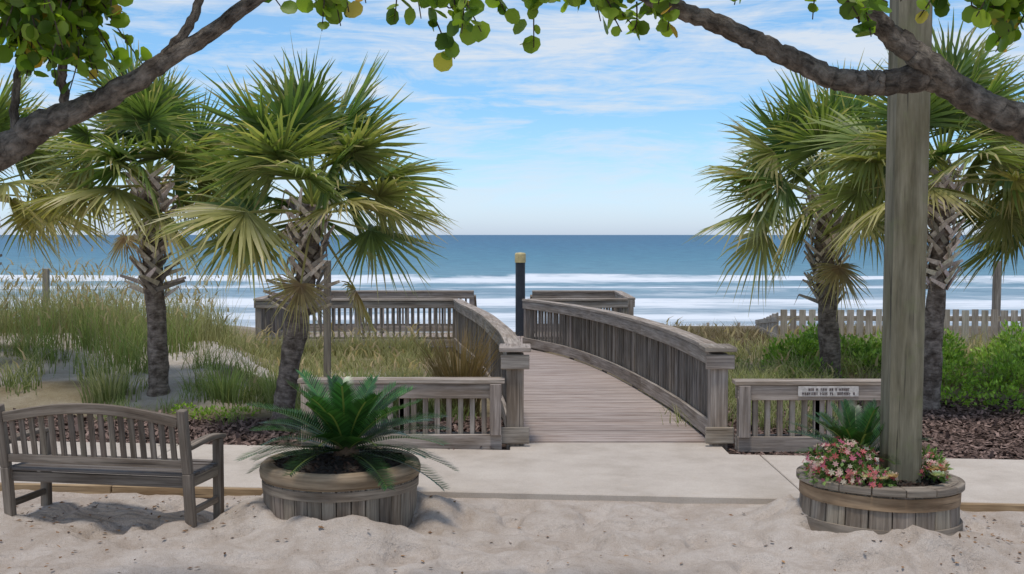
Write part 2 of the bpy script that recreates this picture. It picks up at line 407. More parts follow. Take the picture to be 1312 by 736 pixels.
x=np.concatenate([rng.normal(-3.0,1.1,240),rng.normal(3.3,.6,200),rng.uniform(-4.5,4.5,260)]);y=np.concatenate([rng.normal(8.5,.5,240),rng.normal(7.9,.45,200),rng.uniform(6.9,9.2,260)])
k=(y<path_front(x)-.1)&(np.hypot(x+1.29,y-8.5)>.62)&(np.hypot(x-2.66,y-8.2)>.62);x=x[k];y=y[k];N=len(x)
d=rng.normal(size=(N,3));d[:,2]*=.2
scatter('fallen_leaves',OVAL,OVALQ,np.stack([x,y,gh(x,y)+.012],-1),rbasis(N,d,.7),rng.uniform(.015,.055,N),rcol(N,(.10,.05,.025),(.34,.2,.1),.3),M_chip)
# ------------------------------------------------------------------ dune grass
def grass_obj(name,regions):
    parts=[]
    for (xy,hm,hs,w,c0a,c0b,c1a,c1b,bend,seed_frac) in regions:
        N=len(xy); z=gh(xy[:,0],xy[:,1])-.02
        h=np.clip(rng.normal(hm,hs,N),hm*.3,hm*2); b=np.clip(rng.normal(bend,.15,N),.05,.9)
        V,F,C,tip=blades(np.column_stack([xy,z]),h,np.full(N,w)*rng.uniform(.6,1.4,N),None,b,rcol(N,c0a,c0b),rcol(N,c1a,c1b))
        parts.append((V,F,C))
        ns=int(N*seed_frac)
        if ns:
            i=rng.choice(N,ns,replace=False)
            V,F,C,_=blades(tip[i]-[0,0,.02],rng.uniform(.12,.25,ns),np.full(ns,w*3.2),None,np.full(ns,.8),rcol(ns,(.34,.27,.15),(.48,.39,.24)),rcol(ns,(.36,.28,.16),(.5,.4,.25)),2)
            parts.append((V,F,C))
    V,F,C=merge(parts); return np_mesh(name,V,F,C,M_grass)
def clumps(n,x0,x1,y0,y1,per,sp,cond=None):
    cx=rng.uniform(x0,x1,n);cy=rng.uniform(y0,y1,n)
    if cond is not None: k=cond(cx,cy);cx=cx[k];cy=cy[k]
    a=np.repeat(cx,per)+rng.normal(0,sp,len(cx)*per);b=np.repeat(cy,per)+rng.normal(0,sp,len(cx)*per)
    return np.column_stack([a,b])
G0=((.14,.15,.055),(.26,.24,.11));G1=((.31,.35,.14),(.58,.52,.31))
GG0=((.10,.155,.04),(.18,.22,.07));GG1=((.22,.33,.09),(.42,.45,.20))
opn=lambda x,y: ((x/y<-.255)|(x/y>-.05))
R=[]
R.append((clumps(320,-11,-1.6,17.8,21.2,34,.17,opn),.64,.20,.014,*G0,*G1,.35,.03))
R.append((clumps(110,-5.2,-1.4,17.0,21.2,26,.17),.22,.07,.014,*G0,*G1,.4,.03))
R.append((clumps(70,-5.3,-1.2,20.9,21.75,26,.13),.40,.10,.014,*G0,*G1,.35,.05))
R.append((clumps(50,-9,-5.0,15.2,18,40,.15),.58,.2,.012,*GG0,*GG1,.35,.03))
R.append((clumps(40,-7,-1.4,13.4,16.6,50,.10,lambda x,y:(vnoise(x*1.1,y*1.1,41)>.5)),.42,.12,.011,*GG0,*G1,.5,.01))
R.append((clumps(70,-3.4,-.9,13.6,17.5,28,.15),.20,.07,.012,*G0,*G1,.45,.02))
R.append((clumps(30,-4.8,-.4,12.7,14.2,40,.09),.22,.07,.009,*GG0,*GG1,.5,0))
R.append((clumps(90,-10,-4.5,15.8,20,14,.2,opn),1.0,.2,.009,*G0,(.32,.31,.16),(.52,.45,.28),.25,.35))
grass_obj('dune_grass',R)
R=[]
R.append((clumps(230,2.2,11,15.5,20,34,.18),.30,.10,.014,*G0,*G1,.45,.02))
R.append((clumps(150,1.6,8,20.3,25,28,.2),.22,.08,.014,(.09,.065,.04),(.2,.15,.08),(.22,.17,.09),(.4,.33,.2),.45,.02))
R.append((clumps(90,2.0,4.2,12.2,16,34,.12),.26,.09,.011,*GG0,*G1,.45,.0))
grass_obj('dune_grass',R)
def reed(x,y,h,sp,N,cols):
    xy=np.column_stack([rng.normal(x,sp,N),rng.normal(y,sp,N)]); az=np.arctan2(xy[:,1]-y,xy[:,0]-x)
    z=gh(xy[:,0],xy[:,1])-.02
    V,F,C,_=blades(np.column_stack([xy,z]),rng.uniform(.55,1.05,N)*h,np.full(N,.013),az,rng.uniform(.1,.5,N),rcol(N,*cols[0]),rcol(N,*cols[1]),4)
    np_mesh('ornamental_grass',V,F,C,M_grass)
reed(-.62,13.3,1.22,.10,420,(((.12,.09,.035),(.20,.15,.065)),((.24,.18,.08),(.40,.26,.13))))
reed(-1.25,13.6,.62,.14,320,(G0,G1)); reed(-3.5,13.8,.55,.12,240,(GG0,GG1)); reed(-4.9,13.8,.5,.14,240,(GG0,G1)); reed(-2.9,14.0,.6,.12,220,(GG0,GG1)); reed(-2.0,14.6,.5,.14,240,(GG0,GG1))
# ------------------------------------------------------------------ shrubs
def shrub(name,cl,n_per,size,c,mat=M_shrub):
    P=[];Cc=[];D=[]
    for cx,cy,rx,rz in cl:
        n=int(n_per*rx*rz/.25)
        d=norm(rng.normal(size=(n,3))); d[:,2]=np.abs(d[:,2])
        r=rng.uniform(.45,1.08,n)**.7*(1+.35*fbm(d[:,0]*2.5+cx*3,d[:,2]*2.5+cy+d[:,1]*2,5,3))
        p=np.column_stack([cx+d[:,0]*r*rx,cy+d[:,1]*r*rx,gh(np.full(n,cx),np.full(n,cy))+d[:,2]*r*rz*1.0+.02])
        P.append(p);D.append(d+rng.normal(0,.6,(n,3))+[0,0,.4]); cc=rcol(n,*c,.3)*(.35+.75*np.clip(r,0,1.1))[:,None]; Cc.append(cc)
    P=np.concatenate(P);D=np.concatenate(D);Cc=np.concatenate(Cc)
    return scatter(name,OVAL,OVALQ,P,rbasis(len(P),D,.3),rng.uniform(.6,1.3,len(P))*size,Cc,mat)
SG=((.14,.25,.04),(.33,.45,.09))
cl=[]
for i in range(40):
    x=rng.uniform(4.3,10.0); y=rng.uniform(15.4,18.6); cl.append((x,y,rng.uniform(.28,.6),rng.uniform(.25,.62)))
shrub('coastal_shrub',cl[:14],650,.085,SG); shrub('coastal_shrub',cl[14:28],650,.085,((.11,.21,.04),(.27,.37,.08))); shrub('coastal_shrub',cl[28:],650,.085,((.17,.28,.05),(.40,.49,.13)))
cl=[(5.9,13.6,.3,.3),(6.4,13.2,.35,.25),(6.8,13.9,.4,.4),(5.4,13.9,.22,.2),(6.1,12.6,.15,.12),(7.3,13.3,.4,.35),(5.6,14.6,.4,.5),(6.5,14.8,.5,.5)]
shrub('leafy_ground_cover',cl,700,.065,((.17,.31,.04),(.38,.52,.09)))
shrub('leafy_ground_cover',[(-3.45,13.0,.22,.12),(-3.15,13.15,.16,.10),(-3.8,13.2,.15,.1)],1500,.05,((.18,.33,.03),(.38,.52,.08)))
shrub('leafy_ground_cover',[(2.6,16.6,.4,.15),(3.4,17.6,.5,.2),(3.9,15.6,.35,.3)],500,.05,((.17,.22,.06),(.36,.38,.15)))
# ------------------------------------------------------------------ palms
def palm(x,y,lean,H,R,boot0,nleaf,rt=.125,seed=0,yellow=.35,el_lo=-10):
    global rng
    random.seed(seed); rng=np.random.default_rng(seed)
    z0=float(gh(x,y))-.08
    e=empty('palm_tree',(x,y,z0)); H=H-z0; boot0=boot0-z0
    path=spline([(lean[0]*0,0,0),(lean[0]*.35,lean[1]*.3,H*.33),(lean[0]*.8,lean[1]*.7,H*.68),(lean[0],lean[1],H)],12)
    mb=MB(); rad=[]
    for i,p in enumerate(path):
        f=p[2]/H; rad.append(rt*(1.18 if f<.04 else 1)*(1-.12*f)*(1+.035*math.sin(p[2]*38)+random.uniform(-.03,.03)))
    mb.tube(path,rad,18,(1,1,1),.25,seed); mb.build('trunk',M_ptrunk,e,smooth=True)
    mb=MB(); nb=int((H-boot0)/.0155); top=np.array(path[-1])
    for i in range(nb):
        f=i/nb; zz=boot0+(H-.02-boot0)*f; a=i*2.4+random.uniform(-.2,.2)
        j=min(range(len(path)),key=lambda k:abs(path[k][2]-zz)); c=path[j]
        out=Vector((math.cos(a),math.sin(a),0)); tan=Vector((-math.sin(a),math.cos(a),0))
        p0=Vector((c[0],c[1],zz))+out*rt*(1.0+.35*f)
        sd=(1 if i%2 else -1)*random.uniform(.5,.9); L=random.uniform(.22,.34)
        d1=(Vector((0,0,1))*.9+tan*sd+out*random.uniform(.18,.45)).normalized()
        if f<.25 and random.random()<.45: d1=(Vector((0,0,.5))+tan*sd+out*1.1).normalized()
        p1=p0+d1*L; tn=random.choice((.4,.75,1.1,1.25,1.35))*random.uniform(.85,1.05)
        mb.board(p0-tan*sd*.06,p1,.062,.020,up=out,tint=(tn,tn*random.uniform(.9,1),tn*random.uniform(.82,.98)),taper=.5)
        if random.random()<.25:
            q=p1; mb.board(q,q+Vector((out.x*.08,out.y*.08,-random.uniform(.08,.25))),.02,.004,up=out,tint=(.5,.4,.3),taper=.2)
    mb.build('leaf_bases',M_boot,e,bevel=.003)
    parts=[]; Zv=np.array([0,0,1.])
    t=np.array([0,.20,.45,.72,1.0]); prof=np.array([.28,.90,1.0,.60,.06])
    for i in range(nleaf):
        f=(i+.5)/nleaf; ph=i*2.39996+rng.normal(0,.2); el=math.radians(84+(el_lo-84)*f**.85+rng.normal(0,8))
        dead=f>.96
        if dead: el=math.radians(rng.uniform(-60,-40))
        d0=np.array([math.cos(ph)*math.cos(el),math.sin(ph)*math.cos(el),math.sin(el)])
        B=np.array([-math.sin(ph),math.cos(ph),0.]); roll=rng.normal(0,.55)
        Lp=R*rng.uniform(.36,.58); Lb=R*rng.uniform(.46,.60)*(1 if not dead else .55)
        ts=np.linspace(0,1,6)[:,None]; base=top+Zv*(.10*(1-f)-.18*f)
        pp=base+d0*Lp*ts-Zv*(.12*Lp*math.cos(el)*ts**2)
        T=norm(pp[-1]-pp[-2]); Nn=norm(np.cross(B,T))
        B2=B*math.cos(roll)+Nn*math.sin(roll); N2=norm(np.cross(B2,T))
        for S in(B2,N2):
            wv=np.linspace(.018,.010,6)[:,None]
            V=np.stack([pp-S*wv,pp+S*wv],1).reshape(-1,3); q=np.array([(2*k,2*k+1,2*k+3,2*k+2) for k in range(5)])
            pc=np.array([.26,.32,.11])*(1-f)+np.array([.42,.36,.18])*f
            parts.append((V,q,np.tile(pc,(5,1))))
        ns=44; a=np.linspace(-2.0,2.0,ns)+rng.normal(0,.018,ns)
        Ls=Lb*(.68+.32*np.cos(a*.72))*rng.uniform(.86,1.06,ns)
        dr=np.clip((.02+.16*f)+rng.normal(0,.05,ns),-.05,.9)+.04*np.abs(np.cos(a))
        D=T*np.cos(a)[:,None]+B2*np.sin(a)[:,None]+N2*(.26*np.abs(np.sin(a))**1.5)[:,None]+rng.normal(0,.02,(ns,3)); D=norm(D)
        H0=pp[-1]+T*(.16*Lb*np.cos(a*.7))[:,None]*.5
        P=H0[:,None,:]+D[:,None,:]*(Ls[:,None]*t)[...,None]-Zv*((dr*Ls)[:,None]*t**2.5)[...,None]
        P[:,3:]+=rng.normal(0,.010,(ns,2,3)); P[:,4]-=Zv*(np.clip(rng.normal(.0,.05,ns),0,.22)*Ls)[:,None]
        S=norm(np.cross(D,N2)); r=np.where(np.arange(ns)%2==0,.5,-.5)
        W=S*np.cos(r)[:,None]+N2*np.sin(r)[:,None]
        hw=.0225*Lb*prof[None,:,None]*np.ones((ns,1,1))
        V=np.stack([P-W[:,None,:]*hw,P+W[:,None,:]*hw],2).reshape(ns,10,3)
        q=np.array([(2*k,2*k+1,2*k+3,2*k+2) for k in range(4)]); F=(q[None]+(np.arange(ns)*10)[:,None,None]).reshape(-1,4)
        old=np.clip((f-(1-yellow))/yellow*.85+rng.normal(0,.28),0,1)
        if dead: old=1
        g=np.array([.085,.150,.042])*rng.uniform(.7,1.4); g2=np.array([.20,.255,.08]); yl=np.array([.35,.31,.11]); br=np.array([.33,.21,.11])
        base_c=g*(1-old)+(yl if not dead else br)*old
        tipc=g2*(1-old)+np.array([.46,.38,.18])*old
        tm=np.array([.1,.35,.6,.9])[None,:,None]; c=base_c*(1-tm)+tipc*tm
        tb=(rng.random(ns)<.35)[:,None,None]*np.array([0,0,.25,.8])[None,:,None]; c=c*(1-tb)+np.array([.46,.37,.2])*tb
        c=c*rng.uniform(.65,1.35,(ns,1,1)); parts.append((V.reshape(-1,3),F,c.reshape(-1,3)))
    V,F,C=merge(parts); np_mesh('fronds',V,F,C,M_palm,e)
    return e
palm(-2.62,12.8,(.38,.0),2.44,1.74,1.22,38,.125,11,.5)
palm(-4.36,14.0,(-.10,.1),2.82,1.60,1.35,34,.125,12,.5)
palm(-7.2,15.0,(.1,.1),2.75,1.7,1.5,28,.13,13,.8)
palm(4.62,16.4,(-.12,.1),2.68,1.85,1.10,37,.145,14,.5)
palm(5.05,13.7,(.12,.0),2.87,1.68,1.45,36,.115,15,.6)
palm(7.1,14.6,(.1,.1),2.45,1.75,1.2,30,.13,16,.5)
rng=np.random.default_rng(5); random.seed(5)
# ------------------------------------------------------------------ boardwalk
bw=empty('boardwalk',(0,0,0))
RC=[np.array([p[0],p[1],float(dz(p[1]))]) for p in spline([(1.98,11.25,0),(1.90,12.8,0),(1.76,14.4,0),(1.55,16.6,0),(1.28,18.6,0),(.88,20.4,0),(.22,22.0,0)],10)]
LC=[np.array([p[0],p[1],float(dz(p[1]))]) for p in spline([(.08,11.25,0),(0,12.8,0),(-.14,14.4,0),(-.33,16.6,0),(-.55,18.6,0),(-.80,20.4,0),(-1.0,21.9,0)],10)]
PZ=-.13
mb=MB()
n=90
def resample(P,n):
    P=np.array(P); s=np.concatenate([[0],np.cumsum(np.linalg.norm(np.diff(P,axis=0),axis=1))]); u=np.linspace(0,s[-1],n)
    return np.stack([np.interp(u,s,P[:,k]) for k in range(3)],-1)
Lr=resample(LC,n);Rr=resample(RC,n)
for i in range(n-1):
    l0,l1,r0,r1=Lr[i],Lr[i+1],Rr[i],Rr[i+1]; g=.06
    a0=l0*(1-g/2)+l1*g/2;a1=l1*(1-g/2)+l0*g/2;b0=r0*(1-g/2)+r1*g/2;b1=r1*(1-g/2)+r0*g/2
    zz=(l0[2]+r0[2])/2
    z1=zz+.045+random.uniform(-.002,.002); z0=zz; tn=random.uniform(.84,1.12); ou=random.uniform(0,40);ov=random.uniform(0,40)
    vs=[(p[0],p[1],z0) for p in(a0,b0,b1,a1)]+[(p[0],p[1],z1) for p in(a0,b0,b1,a1)]
    fs=[(4,5,6,7),(0,1,5,4),(1,2,6,5),(2,3,7,6),(3,0,4,7)]
    W=float(np.linalg.norm(b0-a0)); w=.13
    mb.add(vs,fs,[[(ou,ov),(ou+W,ov),(ou+W,ov+w),(ou,ov+w)],[(ou,ov),(ou+W,ov),(ou+W,ov+.04),(ou,ov+.04)]]+[[(ou,ov)]*4]*3,(tn*1.02,tn,tn*.99))
for i in range(int(7.4/.14)):
    xx=-5.0+i*.14+.07; mb.board((xx,22.05,PZ+.022),(xx,25.2,PZ+.022),.132,.042)
mb.build('deck',M_deck,bw)
def railing(C,side,H=.95,cap=.17,posts=2.0,name='railing',bal=.115,z=.04):
    mb=MB(); C=np.array(C); s=np.concatenate([[0],np.cumsum(np.linalg.norm(np.diff(C,axis=0),axis=1))]); L=s[-1]
    def at(u):
        p=np.array([np.interp(u,s,C[:,k]) for k in range(3)]); q=np.array([np.interp(min(u+.05,L),s,C[:,k]) for k in range(3)]);r=np.array([np.interp(max(u-.05,0),s,C[:,k]) for k in range(3)])
        T=norm((q-r)*[1,1,0]); return p,T,np.array([T[1],-T[0],0])
    def line(off,zz,n=24,a=0,b=1):
        o=[]
        for u in np.linspace(a*L,b*L,n):
            p,T,N=at(u); o.append(p+N*off+np.array([0,0,zz]))
        return o
    k=max(1,round(L/3.6))
    for j in range(k):
        a=j/k+(.0015 if j else 0);b=(j+1)/k
        mb.sweep(line(0,z+H-.02,10,a,b),cap,.042,tint=(1.12,1.1,1.08))
        mb.sweep(line(side*.055,z+H-.115,10,a,b),.04,.14)
        mb.sweep(line(side*.055,z+.12,10,a,b),.04,.17)
        mb.sweep(line(-side*.05,z+H-.115,10,a,b),.035,.13)
        mb.sweep(line(-side*.05,z+.10,10,a,b),.035,.13)
    m=int(L/bal)
    for i in range(m):
        p,T,N=at((i+.5)*L/m); tn=random.uniform(.5,.9)
        mb.board(p+[0,0,z+.03],p+[0,0,z+H-.045],.036,.042,up=T,tint=(tn,tn,tn))
    npst=max(1,round(L/posts))
    for i in range(npst+1):
        p,T,N=at(np.clip(i*L/npst,.05,L-.05)); mb.board(p+[0,0,-.3],p+[0,0,z+H-.045],.062 if 0<i<npst else .10,.10,up=T)
    return mb.build(name,M_rail,bw,bevel=.004)
RR=[p+np.array([.05,0,0]) for p in np.array(RC)]; LL=[p-np.array([.05,0,0]) for p in np.array(LC)]
railing(RR,-1,name='curved_railing',bal=.135); railing(LL,-1,name='inner_railing',bal=.135)
mb=MB()
for x0,sgn in((2.03,1),(.03,-1)):
    mb.board((x0,11.16,-.1),(x0,11.16,.935),.17,.17,up=(0,1,0))
    for z0,h in((.86,.14),(.14,.16)):
        mb.board((x0-.14,11.05,z0),(x0+.14,11.05,z0),.04,h)
    mb.board((x0,10.99,.985),(x0,11.4,.985),.31,.045)
mb.build('end_posts',M_rail,bw,bevel=.006)
railing([(-4.95,22.0,PZ),(-3,22.0,PZ),(-1.05,22.0,PZ)],-1,name='platform_railing_front')
railing([(-4.95,22.1,PZ),(-4.95,25.2,PZ)],-1,name='platform_railing_end')
railing([(-4.95,25.3,PZ),(-.85,25.3,PZ)],-1,name='platform_railing_back')
railing([(.45,25.3,PZ),(2.35,25.3,PZ)],-1,name='platform_railing_back_far')
railing([(2.35,25.2,PZ),(2.35,22.4,PZ)],-1,name='platform_railing_side')
railing([(.30,22.0,PZ),(1.3,22.05,PZ),(2.25,22.2,PZ)],-1,name='platform_railing_near')
mb=MB()
for i in range(9):
    zz=PZ-.02-i*.15; yy=25.45+i*.3; mb.board((-.85,yy,zz),(.45,yy,zz),.29,.04)
for xx in(-.85,.45):
    mb.board((xx,25.3,-.25),(xx,28.2,-1.6),.05,.22)
    mb.board((xx,25.4,.74),(xx,28.2,-.60),.09,.05); mb.board((xx,25.4,-.04),(xx,28.2,-1.38),.04,.09)
    for i in range(24):
        f=(i+.5)/24; yy=25.4+2.8*f; mb.board((xx,yy,-.07-1.36*f),(xx,yy,.74-1.36*f),.03,.04,up=(0,1,0),tint=(1.2,1.2,1.2))
    mb.board((xx,28.2,-2.2),(xx,28.2,-.52),.09,.09,up=(0,1,0))
mb.build('beach_stairs',M_rail,bw,bevel=.003)
mb=MB()
for xx in(-4.9,-3,-1,.6,2.3):
    for yy in(22.2,25.1): mb.board((xx,yy,-1.6),(xx,yy,PZ-.01),.2,.2,up=(0,1,0))
mb.board((-5,22.06,PZ-.1),(2.4,22.06,PZ-.1),.05,.2);mb.board((-5,25.2,PZ-.1),(2.4,25.2,PZ-.1),.05,.2)
mb.build('pilings',M_rail,bw)
e=empty('marker_pile',(.18,24.6,0)); mb=MB(); mb.lathe([(.0,-1.6),(.105,-1.6),(.105,1.50),(.0,1.50)],28,closed=False); mb.build('wrapped_pile',M_steel,e)
mb=MB(); mb.lathe([(.0,1.50),(.118,1.50),(.118,1.68),(.10,1.71),(.0,1.72)],28,closed=False); mb.build('cap',M_cap,e)
# ------------------------------------------------------------------ low fences
def low_fence(x0,x1,y,H=.70):
    e=empty('wooden_fence',((x0+x1)/2,y,0)); cx=(x0+x1)/2; a=x0-cx;b=x1-cx; mb=MB()
    mb.board((a-.03,0,H-.02),(b+.03,0,H-.02),.19,.042,tint=(1.12,1.1,1.08))
    mb.board((a,-.06,H-.115),(b,-.06,H-.115),.04,.145); mb.board((a,.06,H-.115),(b,.06,H-.115),.04,.145)
    mb.board((a,-.06,.085),(b,-.06,.085),.04,.15); mb.board((a,.06,.085),(b,.06,.085),.04,.15)
    n=int((b-a)/.112)
    for i in range(n):
        xx=a+(i+.5)*(b-a)/n; mb.board((xx,0,.06),(xx,0,H-.06),.05,.055,up=(0,1,0))
    for xx in(a+.06,(a+b)/2+.02,b-.06): mb.board((xx,.01,-.2),(xx,.01,H-.045),.10,.075,up=(0,1,0))
    for xx in(a+.06,b-.06): mb.board((xx,-.10,.155),(xx,-.10,H-.045),.11,.03,up=(0,1,0))
    mb.build('fence_boards',M_rail,e,bevel=.005); return e
low_fence(-2.05,-.10,11.06); low_fence(2.17,3.72,10.93)
e=empty('sign_board',(3.03,10.84,.60)); mb=MB(); mb.board((-.29,0,0),(.29,0,0),.012,.098,tint=(1,1,1)); mb.build('panel',M_sign,e,bevel=.003)
mb=MB(); random.seed(3)
for row,(h,z,xa_,xb_) in enumerate(((.026,.020,-.19,.19),(.028,-.020,-.25,.25))):
    x=xa_
    while x<xb_:
        w=random.uniform(.010,.022)
        st=random.random()
        if st<.14: x+=.018; continue
        mb.board((x,-.008,z-h/2),(x,-.008,z+h/2),.005,.004,up=(0,1,0),tint=(1,1,1))
        if st<.75: mb.board((x,-.008,z+(h/2-.004)*random.choice((-1,1,0))),(x+w*.7,-.008,z+(h/2-.004)*random.choice((-1,1,0))),.004,.005,tint=(1,1,1))
        if st>.35: mb.board((x+w*.65,-.008,z-h/2),(x+w*.65,-.008,z+h/2),.005,.004,up=(0,1,0),tint=(1,1,1))
        x+=w+.006
mb.build('lettering',M_ink,e)
e=empty('picket_fence',(0,0,0)); mb=MB()
def pick(p0,p1,h0,h1,sp=.165,w=.115):
    p0=np.array(p0,float);p1=np.array(p1,float);L=np.linalg.norm(p1-p0);n=int(L/sp);T=(p1-p0)/L
    for i in range(n):
        p=p0+(p1-p0)*(i+.5)/n; z=float(gh(p[0],p[1])); h=h0+(h1-h0)*i/n+random.uniform(-.015,.015)
        mb.board((p[0],p[1],z-.05),(p[0]+random.uniform(-.008,.008),p[1],h),w*random.uniform(.9,1.08),.022,up=(-T[1],T[0],0))
    for f in(.25,.72):
        mb.board((p0[0],p0[1]+.04,h0*f+.05),(p1[0],p1[1]+.04,h1*f+.05),.04,.09)
pick((4.85,20.6),(12.5,19.8),.74,.80); pick((5.3,24.6),(4.87,20.75),.22,.70)
mb.build('pickets',M_picket,e)
for x,y,z1,w in((-7.6,18.5,1.55,.09),(8.9,20.9,1.62,.12),(-2.55,15.6,1.75,.09)):
    mb=MB(); z0=float(gh(x,y)); mb.board((0,0,-.2),(.02,0,z1-z0),w,w,up=(0,1,0)); o=mb.build('timber_stake',M_rail,bevel=.005); o.location=(x,y,z0)
mb=MB()
for i in range(22):
    x=3.0+i*.9; mb.board((x,33,-1.6),(x,33,-.45),.07,.07,up=(0,1,0))
    if i: mb.board((x-.9,33,-.6),(x,33,-.6),.02,.03); mb.board((x-.9,33,-.9),(x,33,-.9),.02,.03)
mb.build('beach_rope_fence',M_picket)
# ------------------------------------------------------------------ bench
e=empty('park_bench',(-3.03,8.21,-.07),math.radians(-10.4)); random.seed(21)
hw=.72
def part(name,fn,bev=.005):
    mb=MB(); fn(mb); mb.build(name,M_bench,e,bevel=bev)
for sx,nm in((-1,'left'),(1,'right')):
    part('rear_leg_'+nm,lambda mb:(mb.board((sx*hw,.05,0),(sx*hw,0,.46),.065,.065,up=(0,1,0),tint=(1,1,1)),mb.board((sx*hw,0,.461),(sx*hw,-.08,.93),.065,.06,up=(0,1,0),tint=(1,1,1))))
    part('front_leg_'+nm,lambda mb:mb.board((sx*hw,.50,0),(sx*hw,.50,.63),.065,.065,up=(0,1,0),tint=(1,1,1)))
    part('armrest_'+nm,lambda mb:mb.sweep([(sx*hw,-.0,.645),(sx*hw,.15,.655),(sx*hw,.35,.66),(sx*hw,.5,.65),(sx*hw,.57,.635)],.075,.035,(1.1,1.1,1.1)))
    part('side_rail_'+nm,lambda mb:(mb.board((sx*hw,.05,.39),(sx*hw,.47,.39),.035,.08),mb.board((sx*hw,.06,.17),(sx*hw,.47,.17),.03,.05)))
def yb(z): return -.08*(z-.46)/.47
def ztop(x): return .80+.085*math.cos(min(1,abs(x)/hw)*math.pi/2*1.0)**1.0+.035
part('back_top_rail',lambda mb:mb.sweep([(x,yb(.88),ztop(x)) for x in np.linspace(-hw+.033,hw-.033,26)],.035,.075,(1,1,1)))
part('back_lower_rail',lambda mb:mb.board((-hw+.033,yb(.53),.53),(hw-.033,yb(.53),.53),.035,.06))
def slats(mb):
    for i in range(17):
        x=-hw+.033+(i+.75)*(2*hw-.066)/17.5; mb.board((x,yb(.55),.555),(x,yb(.83),ztop(x)-.033),.042,.016,up=(0,1,0))
part('back_slats',slats,.002)
def seat(mb):
    for i in range(7):
        y=.03+i*.078; mb.board((-hw-.02 if .06<y<.46 else -hw+.04,y,.445-.01*math.sin(i/6*math.pi)),(hw+.02 if .06<y<.46 else hw-.04,y,.445-.01*math.sin(i/6*math.pi)),.064,.022,tint=(.8,.85,.95))
part('seat_slats',seat,.003)
part('aprons',lambda mb:(mb.board((-hw+.03,.50,.385),(hw-.03,.50,.385),.03,.075),mb.board((-hw+.03,.035,.385),(hw-.03,.035,.385),.03,.075)))
# ------------------------------------------------------------------ planters
def soil(e,r,z):
    a=np.linspace(0,2*np.pi,49)[:-1]; rr=np.linspace(0.001,r,14); V=[]
    for R_ in rr:
        for t_ in a:
            x=R_*math.cos(t_);y=R_*math.sin(t_); V.append((x,y,z+.06*(1-(R_/r)**2)+.03*float(fbm(np.array([x*14.]),np.array([y*14.]),3,3)[0])))
    F=[(i*48+k,i*48+(k+1)%48,(i+1)*48+(k+1)%48,(i+1)*48+k) for i in range(13) for k in range(48)]
    np_mesh('soil',V,F,mat=M_soil,parent=e)
    N=900; a=rng.uniform(0,2*np.pi,N); q=r*np.sqrt(rng.random(N))*.97; d=rng.normal(size=(N,3)); d[:,2]*=.4
    scatter('mulch',CHIP,CHIPQ,np.stack([q*np.cos(a),q*np.sin(a),z+.06*(1-(q/r)**2)+rng.uniform(0,.02,N)],-1),rbasis(N,d,.6),rng.uniform(.015,.05,N),rcol(N,(.02,.014,.01),(.07,.045,.035),.4),M_chip,e)
random.seed(31)
e=empty('wooden_planter',(-1.29,8.5,-.08)); mb=MB(); n=34
for i in range(n):
    a=2*math.pi*(i+.5)/n; r0=.545;r1=.560; w=2*math.pi*.56/n*random.uniform(.94,.995)
    mb.board((r0*math.cos(a),r0*math.sin(a),0),(r1*math.cos(a),r1*math.sin(a),.42),w,.035,up=(math.cos(a),math.sin(a),0))
mb.build('staves',M_plant,e,bevel=.005)
mb=MB(); mb.lathe([(.49,.39),(.578,.375),(.596,.395),(.600,.44),(.590,.472),(.568,.488),(.53,.492),(.49,.485)],72,wob=.004); mb.build('rim',M_rim,e,smooth=True)
mb=MB(); mb.lathe([(.560,.30),(.582,.30),(.584,.365),(.562,.365)],72,wob=.003,tint=(1.0,.98,.95)); mb.build('hoop',M_plant,e)
soil(e,.51,.465)
e2=empty('wooden_planter',(2.66,8.2,-.11)); e2.rotation_euler=(math.radians(-1.5),math.radians(1.5),0); mb=MB(); n=22
for i in range(n):
    a=2*math.pi*(i+.5)/n; r0=.545;r1=.525; w=2*math.pi*.54/n*random.uniform(.92,.985)
    mb.board((r0*math.cos(a),r0*math.sin(a),0),(r1*math.cos(a),r1*math.sin(a),.42),w,.04,up=(math.cos(a),math.sin(a),0))
mb.build('staves',M_plant,e2,bevel=.006)
mb=MB(); mb.lathe([(.553,.05),(.582,.05),(.578,.18),(.550,.18)],60,wob=.005,tint=(.95,.95,.95)); mb.lathe([(.535,.31),(.562,.31),(.562,.40),(.535,.40)],60,wob=.004,tint=(1.2,.98,.75)); mb.build('hoops',M_plant,e2)
mb=MB(); n=16
for i in range(n):
    a0=2*math.pi*i/n+.006;a1=2*math.pi*(i+1)/n-.006; vs=[];tn=random.uniform(.8,1.15);ou=random.uniform(0,9)
    K=4
    for z in(.415,.465):
        for k in range(K+1):
            a=a0+(a1-a0)*k/K
            vs+=[(.44*math.cos(a),.44*math.sin(a),z),(.585*math.cos(a),.585*math.sin(a),z)]
    m=2*(K+1); fs=[];uv=[]
    for k in range(K):
        q=2*k
        fs+=[(m+q,m+q+1,m+q+3,m+q+2),(q+1,q+3,m+q+3,m+q+1),(q+2,q,m+q,m+q+2),(q+2,q+3,q+1,q)]
        uv+=[[(ou+k*.06,0),(ou+k*.06,.15),(ou+k*.06+.06,.15),(ou+k*.06+.06,0)]]*1+[[(ou+k*.06,0),(ou+k*.06+.06,0),(ou+k*.06+.06,.05),(ou+k*.06,.05)]]*3
    fs+=[(0,1,m+1,m),(m-1,m-2,2*m-2,2*m-1)]; uv+=[[(0,0),(0,.15),(.05,.15),(.05,0)]]*2
    mb.add(vs,fs,uv,(tn,tn,tn))
mb.build('rim',M_plant,e2,bevel=.005)
soil(e2,.47,.41)
